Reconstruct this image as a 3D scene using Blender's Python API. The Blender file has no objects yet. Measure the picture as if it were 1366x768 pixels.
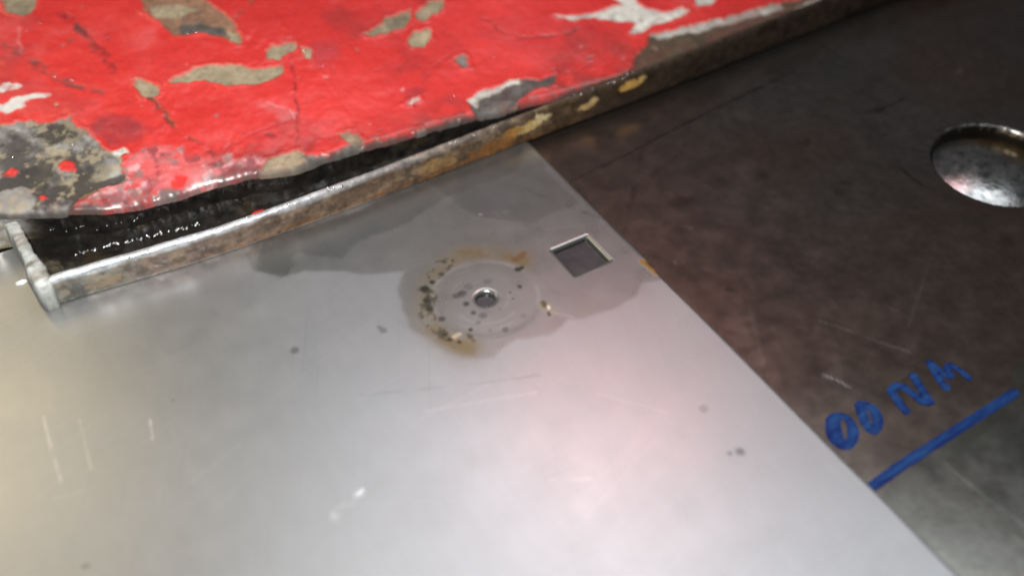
import bpy, bmesh, math
import numpy as np

# ------------------------------------------------------------------ camera, world, lamps
MM = 0.001
sc = bpy.context.scene
cam_d = bpy.data.cameras.new('camera')
cam = bpy.data.objects.new('camera', cam_d)
sc.collection.objects.link(cam)
cam.location = (0.0, -0.20718, 0.20868)
cam.rotation_euler = (math.radians(45), 0, 0)
cam_d.sensor_width = 36.0
cam_d.lens = 38.61
cam_d.clip_start = 0.005
cam_d.clip_end = 20.0
cam_d.dof.use_dof = True
cam_d.dof.focus_distance = 0.297
cam_d.dof.aperture_fstop = 5.8
sc.camera = cam

w = bpy.data.worlds.new('World'); sc.world = w; w.use_nodes = True
bgn = w.node_tree.nodes['Background']
bgn.inputs['Color'].default_value = (0.80, 0.86, 1.0, 1)
bgn.inputs['Strength'].default_value = 0.04


def area(name, loc, target, sx, sy, power, col):
    l = bpy.data.lights.new(name, 'AREA'); l.shape = 'RECTANGLE'; l.size = sx; l.size_y = sy
    l.energy = power; l.color = col
    o = bpy.data.objects.new(name, l); sc.collection.objects.link(o)
    o.location = loc
    from mathutils import Vector
    o.rotation_euler = (Vector(target) - Vector(loc)).to_track_quat('-Z', 'Y').to_euler()
    return o


area('ceiling_lamp', (0.17, 0.42, 0.94), (0.02, 0, 0), 0.84, 0.32, 2.45, (0.92, 0.96, 1.0))
area('warm_tint_fill', (-0.46, 0.30, 0.46), (-0.08, 0.0, 0), 0.26, 0.30, 0.58, (1.0, 0.82, 0.50))  # added lamp for the yellow reflection of a warm surface at left
area('pink_reflection_fill', (0.085, 0.37, 0.55), (0.02, 0, 0), 0.15, 0.08, 0.22, (1.0, 0.42, 0.42))  # added lamp standing in for a pink reflection on the sheet
area('phone_torch', (-0.045, -0.17, 0.25), (-0.07, 0.07, 0), 0.02, 0.02, 1.6, (1.0, 0.98, 0.95))
sc.view_settings.view_transform = 'Standard'
sc.view_settings.look = 'None'
sc.view_settings.exposure = 0.0
sc.view_settings.gamma = 1.0
sc.cycles.filter_width = 2.0
sc.cycles.caustics_reflective = False

# the sheet, the tool and the bench share one squared-up frame, turned 31 degrees on the bench
ROT = math.radians(31)


# ------------------------------------------------------------------ helpers
def lin(r, g, b):
    def f(c):
        c /= 255.0
        return c / 12.92 if c <= 0.04045 else ((c + 0.055) / 1.055) ** 2.4
    return np.array([f(r), f(g), f(b)])


def vnoise(x, y, scale, seed):
    """smooth value noise, -1..1"""
    r = np.random.RandomState(seed).rand(256, 256) * 2 - 1
    X = x / scale + 1000.37; Y = y / scale + 1000.71
    i = np.floor(X).astype(int); j = np.floor(Y).astype(int)
    fx = X - i; fy = Y - j
    fx = fx * fx * fx * (fx * (fx * 6 - 15) + 10); fy = fy * fy * fy * (fy * (fy * 6 - 15) + 10)
    i0 = i % 256; j0 = j % 256; i1 = (i + 1) % 256; j1 = (j + 1) % 256
    return (r[i0, j0] * (1 - fx) * (1 - fy) + r[i1, j0] * fx * (1 - fy) + r[i0, j1] * (1 - fx) * fy + r[i1, j1] * fx * fy)


def fbm(x, y, scale, seed, octv=4):
    s = 0; a = 1; t = 0
    for k in range(octv):
        s = s + a * vnoise(x, y, scale / 2 ** k, seed + k * 17); t += a; a *= 0.55
    return s / t


def sstep(a, b, v):
    t = np.clip((v - a) / (b - a), 0, 1)
    return t * t * (3 - 2 * t)


def poly_sd(x, y, pts):
    """signed distance to a polygon, negative inside (only near it; far = 99)"""
    P = np.array(pts, float)[:, :2]
    d = np.full(x.shape, 99.0)
    m = (x > P[:, 0].min() - 6) & (x < P[:, 0].max() + 6) & (y > P[:, 1].min() - 6) & (y < P[:, 1].max() + 6)
    if not m.any():
        return d
    X = x[m]; Y = y[m]; dd = np.full(X.shape, 1e9); ins = np.zeros(X.shape, bool)
    for a, b in zip(P, np.roll(P, -1, 0)):
        e = b - a; t = np.clip(((X - a[0]) * e[0] + (Y - a[1]) * e[1]) / (e @ e + 1e-9), 0, 1)
        dd = np.minimum(dd, np.hypot(X - a[0] - t * e[0], Y - a[1] - t * e[1]))
        c = ((a[1] > Y) != (b[1] > Y))
        with np.errstate(divide='ignore', invalid='ignore'):
            xi = (b[0] - a[0]) * (Y - a[1]) / (b[1] - a[1] + 1e-12) + a[0]
        ins ^= c & (X < xi)
    d[m] = np.where(ins, -dd, dd)
    return d


def line_d(x, y, pts):
    """distance to a polyline (far = 99)"""
    P = np.array(pts, float)[:, :2]
    d = np.full(x.shape, 99.0)
    m = (x > P[:, 0].min() - 9) & (x < P[:, 0].max() + 9) & (y > P[:, 1].min() - 9) & (y < P[:, 1].max() + 9)
    if not m.any():
        return d
    X = x[m]; Y = y[m]; dd = np.full(X.shape, 1e9)
    for a, b in zip(P[:-1], P[1:]):
        e = b - a; t = np.clip(((X - a[0]) * e[0] + (Y - a[1]) * e[1]) / (e @ e + 1e-9), 0, 1)
        dd = np.minimum(dd, np.hypot(X - a[0] - t * e[0], Y - a[1] - t * e[1]))
    d[m] = dd
    return d


def axis(segs):
    """graded grid lines: [(start, end, step), ...] -> sorted unique coordinates"""
    o = []
    for a, b, s in segs:
        n = max(1, int(round(abs(b - a) / s)))
        o += list(np.linspace(a, b, n + 1))
    o = np.array(sorted(o)); keep = np.concatenate([[True], np.diff(o) > 0.02])
    return o[keep]


def mesh_obj(name, V, Fq, mat, parent=None, attrs=None, smooth=True, rot=True):
    """V in mm; Fq list/array of faces; attrs: dict of per-vertex arrays"""
    me = bpy.data.meshes.new(name)
    V = np.asarray(V, np.float32) * MM
    if isinstance(Fq, np.ndarray):
        me.vertices.add(len(V)); me.vertices.foreach_set('co', V.ravel())
        k = Fq.shape[1]
        me.loops.add(Fq.size); me.loops.foreach_set('vertex_index', Fq.astype(np.int32).ravel())
        me.polygons.add(len(Fq)); me.polygons.foreach_set('loop_start', np.arange(0, Fq.size, k, dtype=np.int32))
        me.update(calc_edges=True)
    else:
        me.from_pydata([tuple(map(float, v)) for v in V], [], [tuple(int(i) for i in f) for f in Fq])
        me.update()
    me.validate()
    if smooth:
        me.polygons.foreach_set('use_smooth', np.ones(len(me.polygons), bool))
    for an, arr in (attrs or {}).items():
        arr = np.asarray(arr, np.float32)
        if arr.ndim == 2:
            at = me.attributes.new(an, 'FLOAT_COLOR', 'POINT')
            at.data.foreach_set('color', np.concatenate([arr, np.ones((len(arr), 1), np.float32)], 1).ravel())
        else:
            at = me.attributes.new(an, 'FLOAT', 'POINT'); at.data.foreach_set('value', arr)
    if mat: me.materials.append(mat)
    ob = bpy.data.objects.new(name, me); sc.collection.objects.link(ob)
    if parent is not None: ob.parent = parent
    elif rot: ob.rotation_euler = (0, 0, ROT)
    return ob


def tag(o, label=None, cat=None, kind=None):
    if label: o['label'] = label
    if cat: o['category'] = cat
    if kind: o['kind'] = kind
    return o


def mix(c, c2, m):
    return c * (1 - m[:, None]) + np.asarray(c2) * m[:, None]


# ------------------------------------------------------------------ materials
def attr_mat(name, metal=None, rough_noise=0.08, fine=0.12, fscale=900.0, bump=0.15, bscale=700.0, bdist=0.0002, coat=0.0, aniso=None, spec=0.5):
    """principled whose colour / roughness / metalness come from the surface's own wear attributes plus fine grain"""
    m = bpy.data.materials.new(name); m.use_nodes = True
    nt = m.node_tree; N = nt.nodes; L = nt.links
    b = N['Principled BSDF']
    tc = N.new('ShaderNodeTexCoord')
    ac = N.new('ShaderNodeAttribute'); ac.attribute_name = 'col'
    ar = N.new('ShaderNodeAttribute'); ar.attribute_name = 'rgh'
    n1 = N.new('ShaderNodeTexNoise'); n1.inputs['Scale'].default_value = fscale; n1.inputs['Detail'].default_value = 5
    L.new(tc.outputs['Object'], n1.inputs['Vector'])
    if aniso:
        mp = N.new('ShaderNodeMapping'); mp.inputs['Scale'].default_value = aniso
        L.new(tc.outputs['Object'], mp.inputs['Vector']); L.new(mp.outputs['Vector'], n1.inputs['Vector'])
    mr = N.new('ShaderNodeMapRange'); mr.inputs['From Min'].default_value = 0.25; mr.inputs['From Max'].default_value = 0.75
    mr.inputs['To Min'].default_value = 1 - fine; mr.inputs['To Max'].default_value = 1 + fine
    L.new(n1.outputs['Fac'], mr.inputs['Value'])
    mu = N.new('ShaderNodeVectorMath'); mu.operation = 'SCALE'
    L.new(ac.outputs['Color'], mu.inputs[0]); L.new(mr.outputs['Result'], mu.inputs['Scale'])
    L.new(mu.outputs['Vector'], b.inputs['Base Color'])
    n2 = N.new('ShaderNodeTexNoise'); n2.inputs['Scale'].default_value = fscale * 0.35; n2.inputs['Detail'].default_value = 6
    L.new(tc.outputs['Object'], n2.inputs['Vector'])
    r1 = N.new('ShaderNodeMath'); r1.operation = 'MULTIPLY_ADD'; r1.inputs[1].default_value = rough_noise * 2; r1.inputs[2].default_value = -rough_noise
    L.new(n2.outputs['Fac'], r1.inputs[0])
    r2 = N.new('ShaderNodeMath'); r2.operation = 'ADD'; r2.use_clamp = True
    L.new(ar.outputs['Fac'], r2.inputs[0]); L.new(r1.outputs[0], r2.inputs[1]); L.new(r2.outputs[0], b.inputs['Roughness'])
    if metal == 'attr':
        am = N.new('ShaderNodeAttribute'); am.attribute_name = 'met'; L.new(am.outputs['Fac'], b.inputs['Metallic'])
    else:
        b.inputs['Metallic'].default_value = metal or 0.0
    b.inputs['Specular IOR Level'].default_value = spec
    if coat:
        b.inputs['Coat Weight'].default_value = coat; b.inputs['Coat Roughness'].default_value = 0.08
    if name == 'sheet_metal':
        prev = mu.outputs['Vector']
        for k, (rz, sx, sy, lo, am) in enumerate([(-0.35, 14, 1500, .62, .05), (0.5, 18, 1300, .64, .04), (-1.1, 22, 1400, .65, -.07), (0.05, 26, 1500, .63, -.05)]):
            mp2 = N.new('ShaderNodeMapping'); mp2.inputs['Rotation'].default_value = (0, 0, rz); mp3 = N.new('ShaderNodeMapping'); mp3.inputs['Scale'].default_value = (sx, sy, 1)
            L.new(tc.outputs['Object'], mp2.inputs['Vector']); L.new(mp2.outputs['Vector'], mp3.inputs['Vector'])
            nh = N.new('ShaderNodeTexNoise'); nh.inputs['Scale'].default_value = 1.0; nh.inputs['Detail'].default_value = 1.5
            L.new(mp3.outputs['Vector'], nh.inputs['Vector'])
            mh = N.new('ShaderNodeMapRange'); mh.inputs['From Min'].default_value = lo; mh.inputs['From Max'].default_value = lo + .1
            mh.inputs['To Min'].default_value = 1.0; mh.inputs['To Max'].default_value = 1.0 + am
            L.new(nh.outputs['Fac'], mh.inputs['Value'])
            sm = N.new('ShaderNodeVectorMath'); sm.operation = 'SCALE'
            L.new(prev, sm.inputs[0]); L.new(mh.outputs['Result'], sm.inputs['Scale']); prev = sm.outputs['Vector']
        L.new(prev, b.inputs['Base Color'])
    n3 = N.new('ShaderNodeTexNoise'); n3.inputs['Scale'].default_value = bscale; n3.inputs['Detail'].default_value = 4
    L.new(tc.outputs['Object'], n3.inputs['Vector'])
    bp = N.new('ShaderNodeBump'); bp.inputs['Strength'].default_value = bump; bp.inputs['Distance'].default_value = bdist
    L.new(n3.outputs['Fac'], bp.inputs['Height']); L.new(bp.outputs['Normal'], b.inputs['Normal'])
    return m


M_sheet = attr_mat('sheet_metal', 'attr', rough_noise=0.03, fine=0.025, fscale=420, bump=0.03, bscale=260, bdist=0.0001, aniso=(1, 0.3, 1))
M_table = attr_mat('bench_steel', 'attr', rough_noise=0.08, fine=0.14, fscale=420, bump=0.10, bscale=500, bdist=0.0001)
M_plug = attr_mat('plug_steel', 'attr', rough_noise=0.12, fine=0.25, fscale=500, bump=0.35, bscale=600, bdist=0.0002)
M_paint = attr_mat('red_paint', 'attr', rough_noise=0.06, fine=0.10, fscale=600, bump=0.13, bscale=380, bdist=0.0003)
M_rust = attr_mat('rusty_steel', 'attr', rough_noise=0.12, fine=0.30, fscale=700, bump=0.5, bscale=900, bdist=0.0003)
M_chan = attr_mat('oily_steel', 'attr', rough_noise=0.12, fine=0.35, fscale=500, bump=0.5, bscale=700, bdist=0.0003)


def simple_mat(name, col, rough, metal=0.0, trans=0.0):
    m = bpy.data.materials.new(name); m.use_nodes = True
    N = m.node_tree.nodes; L = m.node_tree.links; b = N['Principled BSDF']
    n = N.new('ShaderNodeTexNoise'); n.inputs['Scale'].default_value = 600
    tc = N.new('ShaderNodeTexCoord'); L.new(tc.outputs['Object'], n.inputs['Vector'])
    r = N.new('ShaderNodeValToRGB')
    r.color_ramp.elements[0].position = 0.3; r.color_ramp.elements[1].position = 0.7
    r.color_ramp.elements[0].color = (*[c * 0.7 for c in col], 1); r.color_ramp.elements[1].color = (*[min(1, c * 1.2) for c in col], 1)
    L.new(n.outputs['Fac'], r.inputs['Fac']); L.new(r.outputs['Color'], b.inputs['Base Color'])
    b.inputs['Roughness'].default_value = rough; b.inputs['Metallic'].default_value = metal
    b.inputs['Transmission Weight'].default_value = trans
    return m


M_drop = simple_mat('oil_droplet', (0.85, 0.80, 0.70), 0.05, 0.0, 0.9)
M_glint = simple_mat('bright_glint', (0.85, 0.86, 0.88), 0.22, 1.0)
M_fleck = simple_mat('red_fleck', (0.55, 0.02, 0.02), 0.35)
M_white = simple_mat('white_chip', (0.8, 0.8, 0.78), 0.4)


def ink_mat():
    m = bpy.data.materials.new('blue_marker'); m.use_nodes = True
    N = m.node_tree.nodes; L = m.node_tree.links; b = N['Principled BSDF']
    tc = N.new('ShaderNodeTexCoord')
    n = N.new('ShaderNodeTexNoise'); n.inputs['Scale'].default_value = 230; n.inputs['Detail'].default_value = 7; n.inputs['Roughness'].default_value = 0.65
    mp = N.new('ShaderNodeMapping'); mp.inputs['Scale'].default_value = (0.5, 2.0, 1.0)
    L.new(tc.outputs['Object'], mp.inputs['Vector']); L.new(mp.outputs['Vector'], n.inputs['Vector'])
    r = N.new('ShaderNodeValToRGB'); r.color_ramp.elements[0].position = 0.35; r.color_ramp.elements[1].position = 0.72
    r.color_ramp.elements[0].color = (0.002, 0.010, 0.085, 1); r.color_ramp.elements[1].color = (0.018, 0.075, 0.23, 1)
    ae = N.new('ShaderNodeAttribute'); ae.attribute_name = 'edge'
    mm = N.new('ShaderNodeMath'); mm.operation = 'MULTIPLY_ADD'; mm.inputs[1].default_value = -0.13
    L.new(ae.outputs['Fac'], mm.inputs[0]); 
    m3 = N.new('ShaderNodeMath'); m3.operation = 'ADD'; m3.inputs[1].default_value = 0.05
    L.new(n.outputs['Fac'], m3.inputs[0]); L.new(m3.outputs[0], mm.inputs[2])
    L.new(mm.outputs[0], r.inputs['Fac']); L.new(r.outputs['Color'], b.inputs['Base Color'])
    b.inputs['Roughness'].default_value = 0.5; b.inputs['Specular IOR Level'].default_value = 0.15
    a = N.new('ShaderNodeMapRange'); a.inputs['From Min'].default_value = 0.30; a.inputs['From Max'].default_value = 0.85
    a.inputs['To Min'].default_value = 1.0; a.inputs['To Max'].default_value = 0.66
    L.new(mm.outputs[0], a.inputs['Value']); L.new(a.outputs['Result'], b.inputs['Alpha'])
    return m


M_ink = ink_mat()


# a plane grid with square windows left open; each round window is filled by rings that run from the square to a circle
def holed_grid(xs, ys, rect_holes, round_holes):
    """returns V(xy), faces (quads); round_holes: (cx, cy, i0,i1,j0,j1, [radii...] from outside in, [z...])"""
    nx, ny = len(xs), len(ys)
    X, Y = np.meshgrid(xs, ys, indexing='ij')
    V = [np.stack([X.ravel(), Y.ravel(), np.zeros(nx * ny)], 1)]
    open_ = np.zeros((nx - 1, ny - 1), bool)
    for i0, i1, j0, j1 in rect_holes: open_[i0:i1, j0:j1] = True
    rings = []
    base = nx * ny
    extraF = []
    for cx, cy, i0, i1, j0, j1, radii, zz in round_holes:
        open_[i0:i1, j0:j1] = True
        loop = [(i, j0) for i in range(i0, i1)] + [(i1, j) for j in range(j0, j1)] + [(i, j1) for i in range(i1, i0, -1)] + [(i0, j) for j in range(j1, j0, -1)]
        idx = np.array([i * ny + j for i, j in loop]); P = V[0][idx]
        ang = np.arctan2(P[:, 1] - cy, P[:, 0] - cx)
        prev = idx; n = len(idx)
        r0 = radii[0]
        # ease from the square to the first circle
        steps = []
        sq = np.hypot(P[:, 0] - cx, P[:, 1] - cy)
        for k in range(1, 4):
            t = k / 4.0; steps.append((sq * (1 - t) + r0 * t, 0.0))
        steps += [(np.full(n, r), z) for r, z in zip(radii, zz)]
        for r, z in steps:
            V.append(np.stack([cx + r * np.cos(ang), cy + r * np.sin(ang), np.full(n, z)], 1))
            cur = base + np.arange(n); base += n
            extraF.append(np.stack([prev, np.roll(prev, -1), np.roll(cur, -1), cur], 1)); prev = cur
        rings.append(prev)
    i, j = np.nonzero(~open_)
    Fq = np.stack([i * ny + j, (i + 1) * ny + j, (i + 1) * ny + j + 1, i * ny + j + 1], 1)
    return np.concatenate(V), np.concatenate([Fq] + extraF), rings


def near(a, v): return int(np.argmin(np.abs(a - v)))


# ------------------------------------------------------------------ bench top (setting)
BC = (154.1, -29.0); BR = 19.4
xs = axis([(-700, -180, 40), (-180, 10, 6), (10, BC[0] - 24, 0.6), (BC[0] - 24, BC[0] + 24, 1.2), (BC[0] + 24, 230, 1.2), (230, 700, 40)])
ys = axis([(-700, -180, 40), (-180, BC[1] - 24, 0.7), (BC[1] - 24, BC[1] + 24, 1.2), (BC[1] + 24, 75, 0.7), (75, 130, 3), (130, 700, 40)])
bowl_r = [20.3, 19.9, 19.6, 19.45, 19.35, 19.3, 19.3, 19.3]
bowl_z = [0.0, -0.06, -0.25, -0.7, -2.4, -4.4, -6.0, -8.0]
V, Fq, rings = holed_grid(xs, ys, [], [(BC[0], BC[1], near(xs, BC[0] - 24), near(xs, BC[0] + 24), near(ys, BC[1] - 24), near(ys, BC[1] + 24), bowl_r, bowl_z)])
V = np.vstack([V, [[BC[0], BC[1], -8.0]]]); cidx = len(V) - 1
r = rings[0]
Fq = np.vstack([Fq, np.stack([r, np.roll(r, -1), np.full(len(r), cidx), np.full(len(r), cidx)], 1)])
x, y, z = V.T.copy()
rb = np.hypot(x - BC[0], y - BC[1])
# nicks in the drilled lip
V[:, 2] += np.where((rb < 20.6) & (rb > 19.3), 0.18 * vnoise(np.arctan2(y - BC[1], x - BC[0]) * 40, z * 2, 2.0, 5), 0)
wx = x + 1.6 * fbm(x, y, 9, 11); wy = y + 1.6 * fbm(x, y, 9, 31)
nz = fbm(x, y, 60, 3, 5); nf = fbm(x, y, 7, 8, 4)
col = np.tile(np.array([0.205, 0.190, 0.174]), (len(V), 1)) * (1 + 0.10 * nz + 0.07 * nf + 0.10 * fbm(x, y, 2.2, 808, 3))[:, None]
rgh = 0.205 + 0.04 * nz + 0.03 * nf
met = np.full(len(V), 0.93)
# brown varnish of old oil over most of the plate
br = sstep(-0.5, 0.35, fbm(x, y, 80, 77, 4))
col = mix(col, np.array([0.245, 0.168, 0.135]), 0.75 * br)
# wiped grey-green area beside the underline
gp = [(96.25, -88.93), (84.23, -92.16), (70.25, -94.27), (53.56, -96.00), (38.33, -96.58), (37.46, -99.12), (37.81, -122.09), (67.91, -140.17), (126.50, -95.25)]
g = sstep(1.2, -1.5, poly_sd(wx, wy, gp) + 0.8 * nf)
col = mix(col, np.array([0.180, 0.182, 0.166]), 0.85 * g)
for pts, wd, c, a in [
    ([(94.28, -90.63), (84.32, -94.41), (70.23, -96.61), (62.24, -98.21)], 3.2, (0.06, 0.06, 0.045), 0.7),
    ([(55.22, -100.22), (55.11, -110.43), (57.36, -122.45)], 0.9, (0.10, 0.095, 0.08), 0.8),
    ([(57.38, -99.79), (57.80, -110.17), (59.64, -120.48)], 0.6, (0.34, 0.34, 0.31), 0.5),
    ([(38.57, 30.84), (58.55, 32.20), (80.95, 35.49), (108.94, 38.42), (134.69, 40.48)], 0.8, (0.03, 0.028, 0.025), 0.85),
    ([(66.01, 32.03), (52.39, 17.28), (39.31, 4.04)], 1.3, (0.05, 0.045, 0.04), 0.7),
    ([(34.65, -22.70), (47.65, -22.18), (62.89, -22.72), (83.60, -25.51)], 0.9, (0.08, 0.07, 0.06), 0.7),
    ([(73.03, 4.88), (67.90, 18.15), (57.21, 22.50)], 1.4, (0.10, 0.09, 0.07), 0.5),
    ([(39.69, -74.32), (57.88, -74.39), (79.70, -73.14)], 0.6, (0.12, 0.10, 0.085), 0.6),
    ([(51.72, -65.05), (53.11, -67.59), (54.29, -71.11)], 0.55, (0.50, 0.48, 0.45), 0.7),
    ([(63.57, -50.65), (69.22, -59.92), (75.62, -70.69)], 0.6, (0.40, 0.36, 0.33), 0.4),
    ([(81.60, -54.81), (83.46, -57.85)], 0.5, (0.4, 0.36, 0.32), 0.5),
    ([(43.36, -12.73), (47.78, -15.39)], 0.25, (0.5, 0.48, 0.45), 0.7),
    ([(55.40, -2.67), (57.21, -4.50)], 0.3, (0.6, 0.6, 0.6), 0.8),
    ([(133.49, 14.10), (139.66, 10.39), (154.29, 10.20)], 0.7, (0.03, 0.03, 0.025), 0.8),
    ([(127.61, -14.81), (126.86, -20.17), (126.89, -24.67)], 0.7, (0.035, 0.03, 0.02), 0.9),
    ([(171.63, 12.16), (185.19, 11.69)], 0.25, (0.5, 0.5, 0.48), 0.5),
]:
    d = line_d(wx * 0.35 + x * 0.65, wy * 0.35 + y * 0.65, pts)
    m = sstep(wd, wd * 0.3, d) * a * np.clip(0.8 + 0.9 * nf, 0, 1)
    col = mix(col, np.array(c), m); rgh = rgh + 0.1 * m
for px_, py_, rr, a in [(62.76, 5.91, 5.00, 0.70), (50.13, -29.69, 2.40, 0.80), (142.58, 10.05, 3.00, 0.90), (89.89, 2.87, 3.00, 0.50), (52.58, -3.94, 3.00, 0.40), (77.18, -0.40, 2.50, 0.50), (129.63, -54.62, 3.00, 0.50), (103.09, -15.17, 2.20, 0.50), (94.75, -14.09, 2.50, 0.50), (77.25, 8.41, 6.00, 0.35), (96.68, 17.98, 9.00, 0.30), (68.21, -25.92, 2.00, 0.40), (86.33, -42.02, 3.00, 0.35), (49.61, -37.19, 1.30, 0.50), (62.85, -41.27, 1.20, 0.50), (50.20, -67.54, 1.30, 0.70), (111.60, 9.01, 3.00, 0.50), (134.64, 22.98, 1.80, 0.60), (104.24, -21.74, 1.50, 0.70), (108.20, -12.22, 2.00, 0.60), (57.95, -90.53, 2.50, 0.35), (50.95, -91.43, 3.00, 0.30)]:
    d = np.hypot(wx - px_, wy - py_) + 1.2 * nf
    m = sstep(rr, rr * 0.25, d) * a
    col = mix(col, np.array([0.035, 0.03, 0.022]), m); rgh = rgh + 0.12 * m
# brighter random hairline scratches
rs = np.random.RandomState(4)
for k in range(26):
    cx_, cy_ = rs.uniform(40, 200), rs.uniform(-150, 55); an = rs.choice([0.15, 0.4, -0.6, 1.2]) + rs.uniform(-.2, .2); ln = rs.uniform(4, 26)
    d = line_d(x, y, [(cx_, cy_), (cx_ + ln * math.cos(an), cy_ + ln * math.sin(an))])
    m = sstep(0.75, 0.1, d) * rs.uniform(0.08, 0.28)
    col = mix(col, np.array([0.42, 0.40, 0.37]) if rs.rand() < .5 else np.array([0.05, 0.045, 0.04]), m)
hm = sstep(30, 18, np.hypot(x - 10, y)); col = mix(col, np.array([0.12, 0.125, 0.13]), hm); rgh = rgh + 0.06 * hm  # bench under the sheet holes: greyer, darkened in colour to deepen their shade
inb = (rb < 19.5)
rgh = np.where(inb, 0.4, rgh)
col[inb] = np.array([0.04, 0.037, 0.033])
rim = (rb < 20.1) & (rb > 19.45)
col[rim] = np.array([0.24, 0.235, 0.22])
table = mesh_obj('table_top', V, Fq, M_table, attrs={'col': np.clip(col, 0.005, 1), 'rgh': np.clip(rgh, 0.05, 1), 'met': met})
tag(table, 'dark oily steel bench top with a drilled round recess and blue marker writing', None, 'structure')


# domed steel plug sunk in the recess
nr_, ns_ = 40, 96; RD = 52.0; ZA = -1.2
V = [(BC[0], BC[1], ZA)]; Fq = []
for k in range(1, nr_):
    a = k / (nr_ - 1) * math.asin(19.28 / RD)
    for q in range(ns_):
        b = 2 * math.pi * q / ns_
        V.append((BC[0] + RD * math.sin(a) * math.cos(b), BC[1] + RD * math.sin(a) * math.sin(b), ZA - RD * (1 - math.cos(a))))
for q in range(ns_): Fq.append((0, 1 + q, 1 + (q + 1) % ns_))
for k in range(nr_ - 2):
    for q in range(ns_):
        a = 1 + k * ns_; Fq.append((a + q, a + ns_ + q, a + ns_ + (q + 1) % ns_, a + (q + 1) % ns_))
V = np.array(V); x, y, z = V.T
bcol = np.tile(np.array([0.36, 0.365, 0.36]), (len(V), 1)) * (1 + 0.45 * fbm(x, y, 3.0, 91, 4))[:, None]
bcol = mix(bcol, np.array([0.33, 0.22, 0.07]), sstep(3, 12, (x - BC[0]) * 0.95 + (y - BC[1]) * 0.1 + 4 * fbm(x, y, 6, 55)) * 0.85)
bcol = mix(bcol, np.array([0.08, 0.08, 0.07]), sstep(0.1, 0.6, fbm(x, y, 1.6, 66, 3)) * 0.6)
plug = mesh_obj('domed_plug', V, Fq, M_plug, table, {'col': np.clip(bcol, .01, 1), 'rgh': np.clip(0.20 + 0.10 * fbm(x, y, 3, 5), .08, 1), 'met': np.full(len(V), .92)})
plug['label'] = 'scratched domed steel plug with a bright glint, sunk in the round recess'

# ------------------------------------------------------------------ marker writing on the bench
def stroke_mesh(strokes, z0=0.05):
    V = []; F = []; E = []
    for k, (pts, w) in enumerate(strokes):
        P = np.array(pts, float); z = z0 + 0.02 * k
        # resample
        seg = np.hypot(*np.diff(P, axis=0).T); L_ = np.concatenate([[0], np.cumsum(seg)])
        n = max(4, int(L_[-1] / 0.5)); s = np.linspace(0, L_[-1], n)
        Q = np.stack([np.interp(s, L_, P[:, 0]), np.interp(s, L_, P[:, 1])], 1)
        T_ = np.gradient(Q, axis=0); T_ /= np.linalg.norm(T_, axis=1)[:, None] + 1e-9
        Nn = np.stack([-T_[:, 1], T_[:, 0]], 1)
        wob = 1 + 0.10 * vnoise(s * 1.0 + k * 31, s * 0 + k, 0.9, 7 + k)
        end = np.minimum(s, L_[-1] - s)
        wd = w / 2 * wob * np.sqrt(np.clip(1 - (1 - np.clip(end / (w * 0.35), 0, 1)) ** 2, 0.12, 1))
        b = len(V)
        for q, nn, h in zip(Q, Nn, wd):
            V.append((*(q + nn * h), z)); V.append((*q, z)); V.append((*(q - nn * h), z)); E.extend((1, 0, 1))
        for i in range(n - 1):
            a = b + 3 * i
            F += [(a, a + 1, a + 4, a + 3), (a + 1, a + 2, a + 5, a + 4)]
    return np.array(V), F, {'edge': np.array(E, float)}


def ring_mesh(outer, inner, z=0.05):
    O = np.array(outer); I = np.array(inner); n = 48
    def rs_(P):
        P = np.vstack([P, P[:1]]); k = len(P) - 1; t = np.arange(n) / n * k
        i = t.astype(int); f = t - i
        # closed Catmull-Rom
        g = lambda q: P[:-1][(i + q) % k]
        p0, p1, p2, p3 = g(-1), g(0), g(1), g(2); f = f[:, None]
        return 0.5 * (2 * p1 + (p2 - p0) * f + (2 * p0 - 5 * p1 + 4 * p2 - p3) * f ** 2 + (3 * p1 - p0 - 3 * p2 + p3) * f ** 3)
    A_ = rs_(O); B_ = rs_(I)
    V = [(*p, z) for p in A_] + [(*p, z) for p in (A_ + B_) / 2] + [(*p, z) for p in B_]
    F = [(k * n + i, k * n + (i + 1) % n, (k + 1) * n + (i + 1) % n, (k + 1) * n + i) for i in range(n) for k in (0, 1)]
    return np.array(V), F, {'edge': np.repeat([1.0, 0.0, 1.0], n)}


V, F, EA = ring_mesh([(42.62, -75.55), (44.49, -75.08), (46.21, -75.57), (47.74, -77.30), (47.85, -79.75), (46.71, -82.47), (44.22, -84.59), (41.63, -85.32), (39.82, -84.74), (38.76, -82.84), (38.92, -80.12), (40.45, -77.67)],
                 [(45.39, -77.75), (45.71, -77.54), (45.86, -77.76), (46.00, -78.38), (45.52, -79.41), (44.58, -80.67), (43.48, -81.83), (42.56, -82.57), (42.18, -82.59), (42.49, -81.75), (43.27, -80.41), (44.29, -78.93)])
o = mesh_obj('digit_zero', V, F, M_ink, table, EA); o['label'] = 'larger hand-drawn blue zero next to the sheet edge'
V, F, EA = ring_mesh([(51.24, -76.17), (52.77, -75.59), (53.87, -75.98), (55.02, -77.35), (55.59, -79.32), (55.03, -81.41), (53.61, -83.48), (51.61, -84.90), (49.74, -85.33), (48.67, -84.69), (48.25, -82.88), (48.93, -80.40)],
                 [(52.83, -78.74), (53.15, -78.66), (53.13, -79.19), (52.78, -80.06), (52.20, -81.04), (51.47, -81.92), (50.74, -82.55), (50.43, -82.49), (50.84, -81.81), (51.50, -80.88), (52.08, -79.90), (52.41, -79.30)])
o = mesh_obj('digit_zero', V, F, M_ink, table, EA); o['label'] = 'smaller hand-drawn blue zero'
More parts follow.
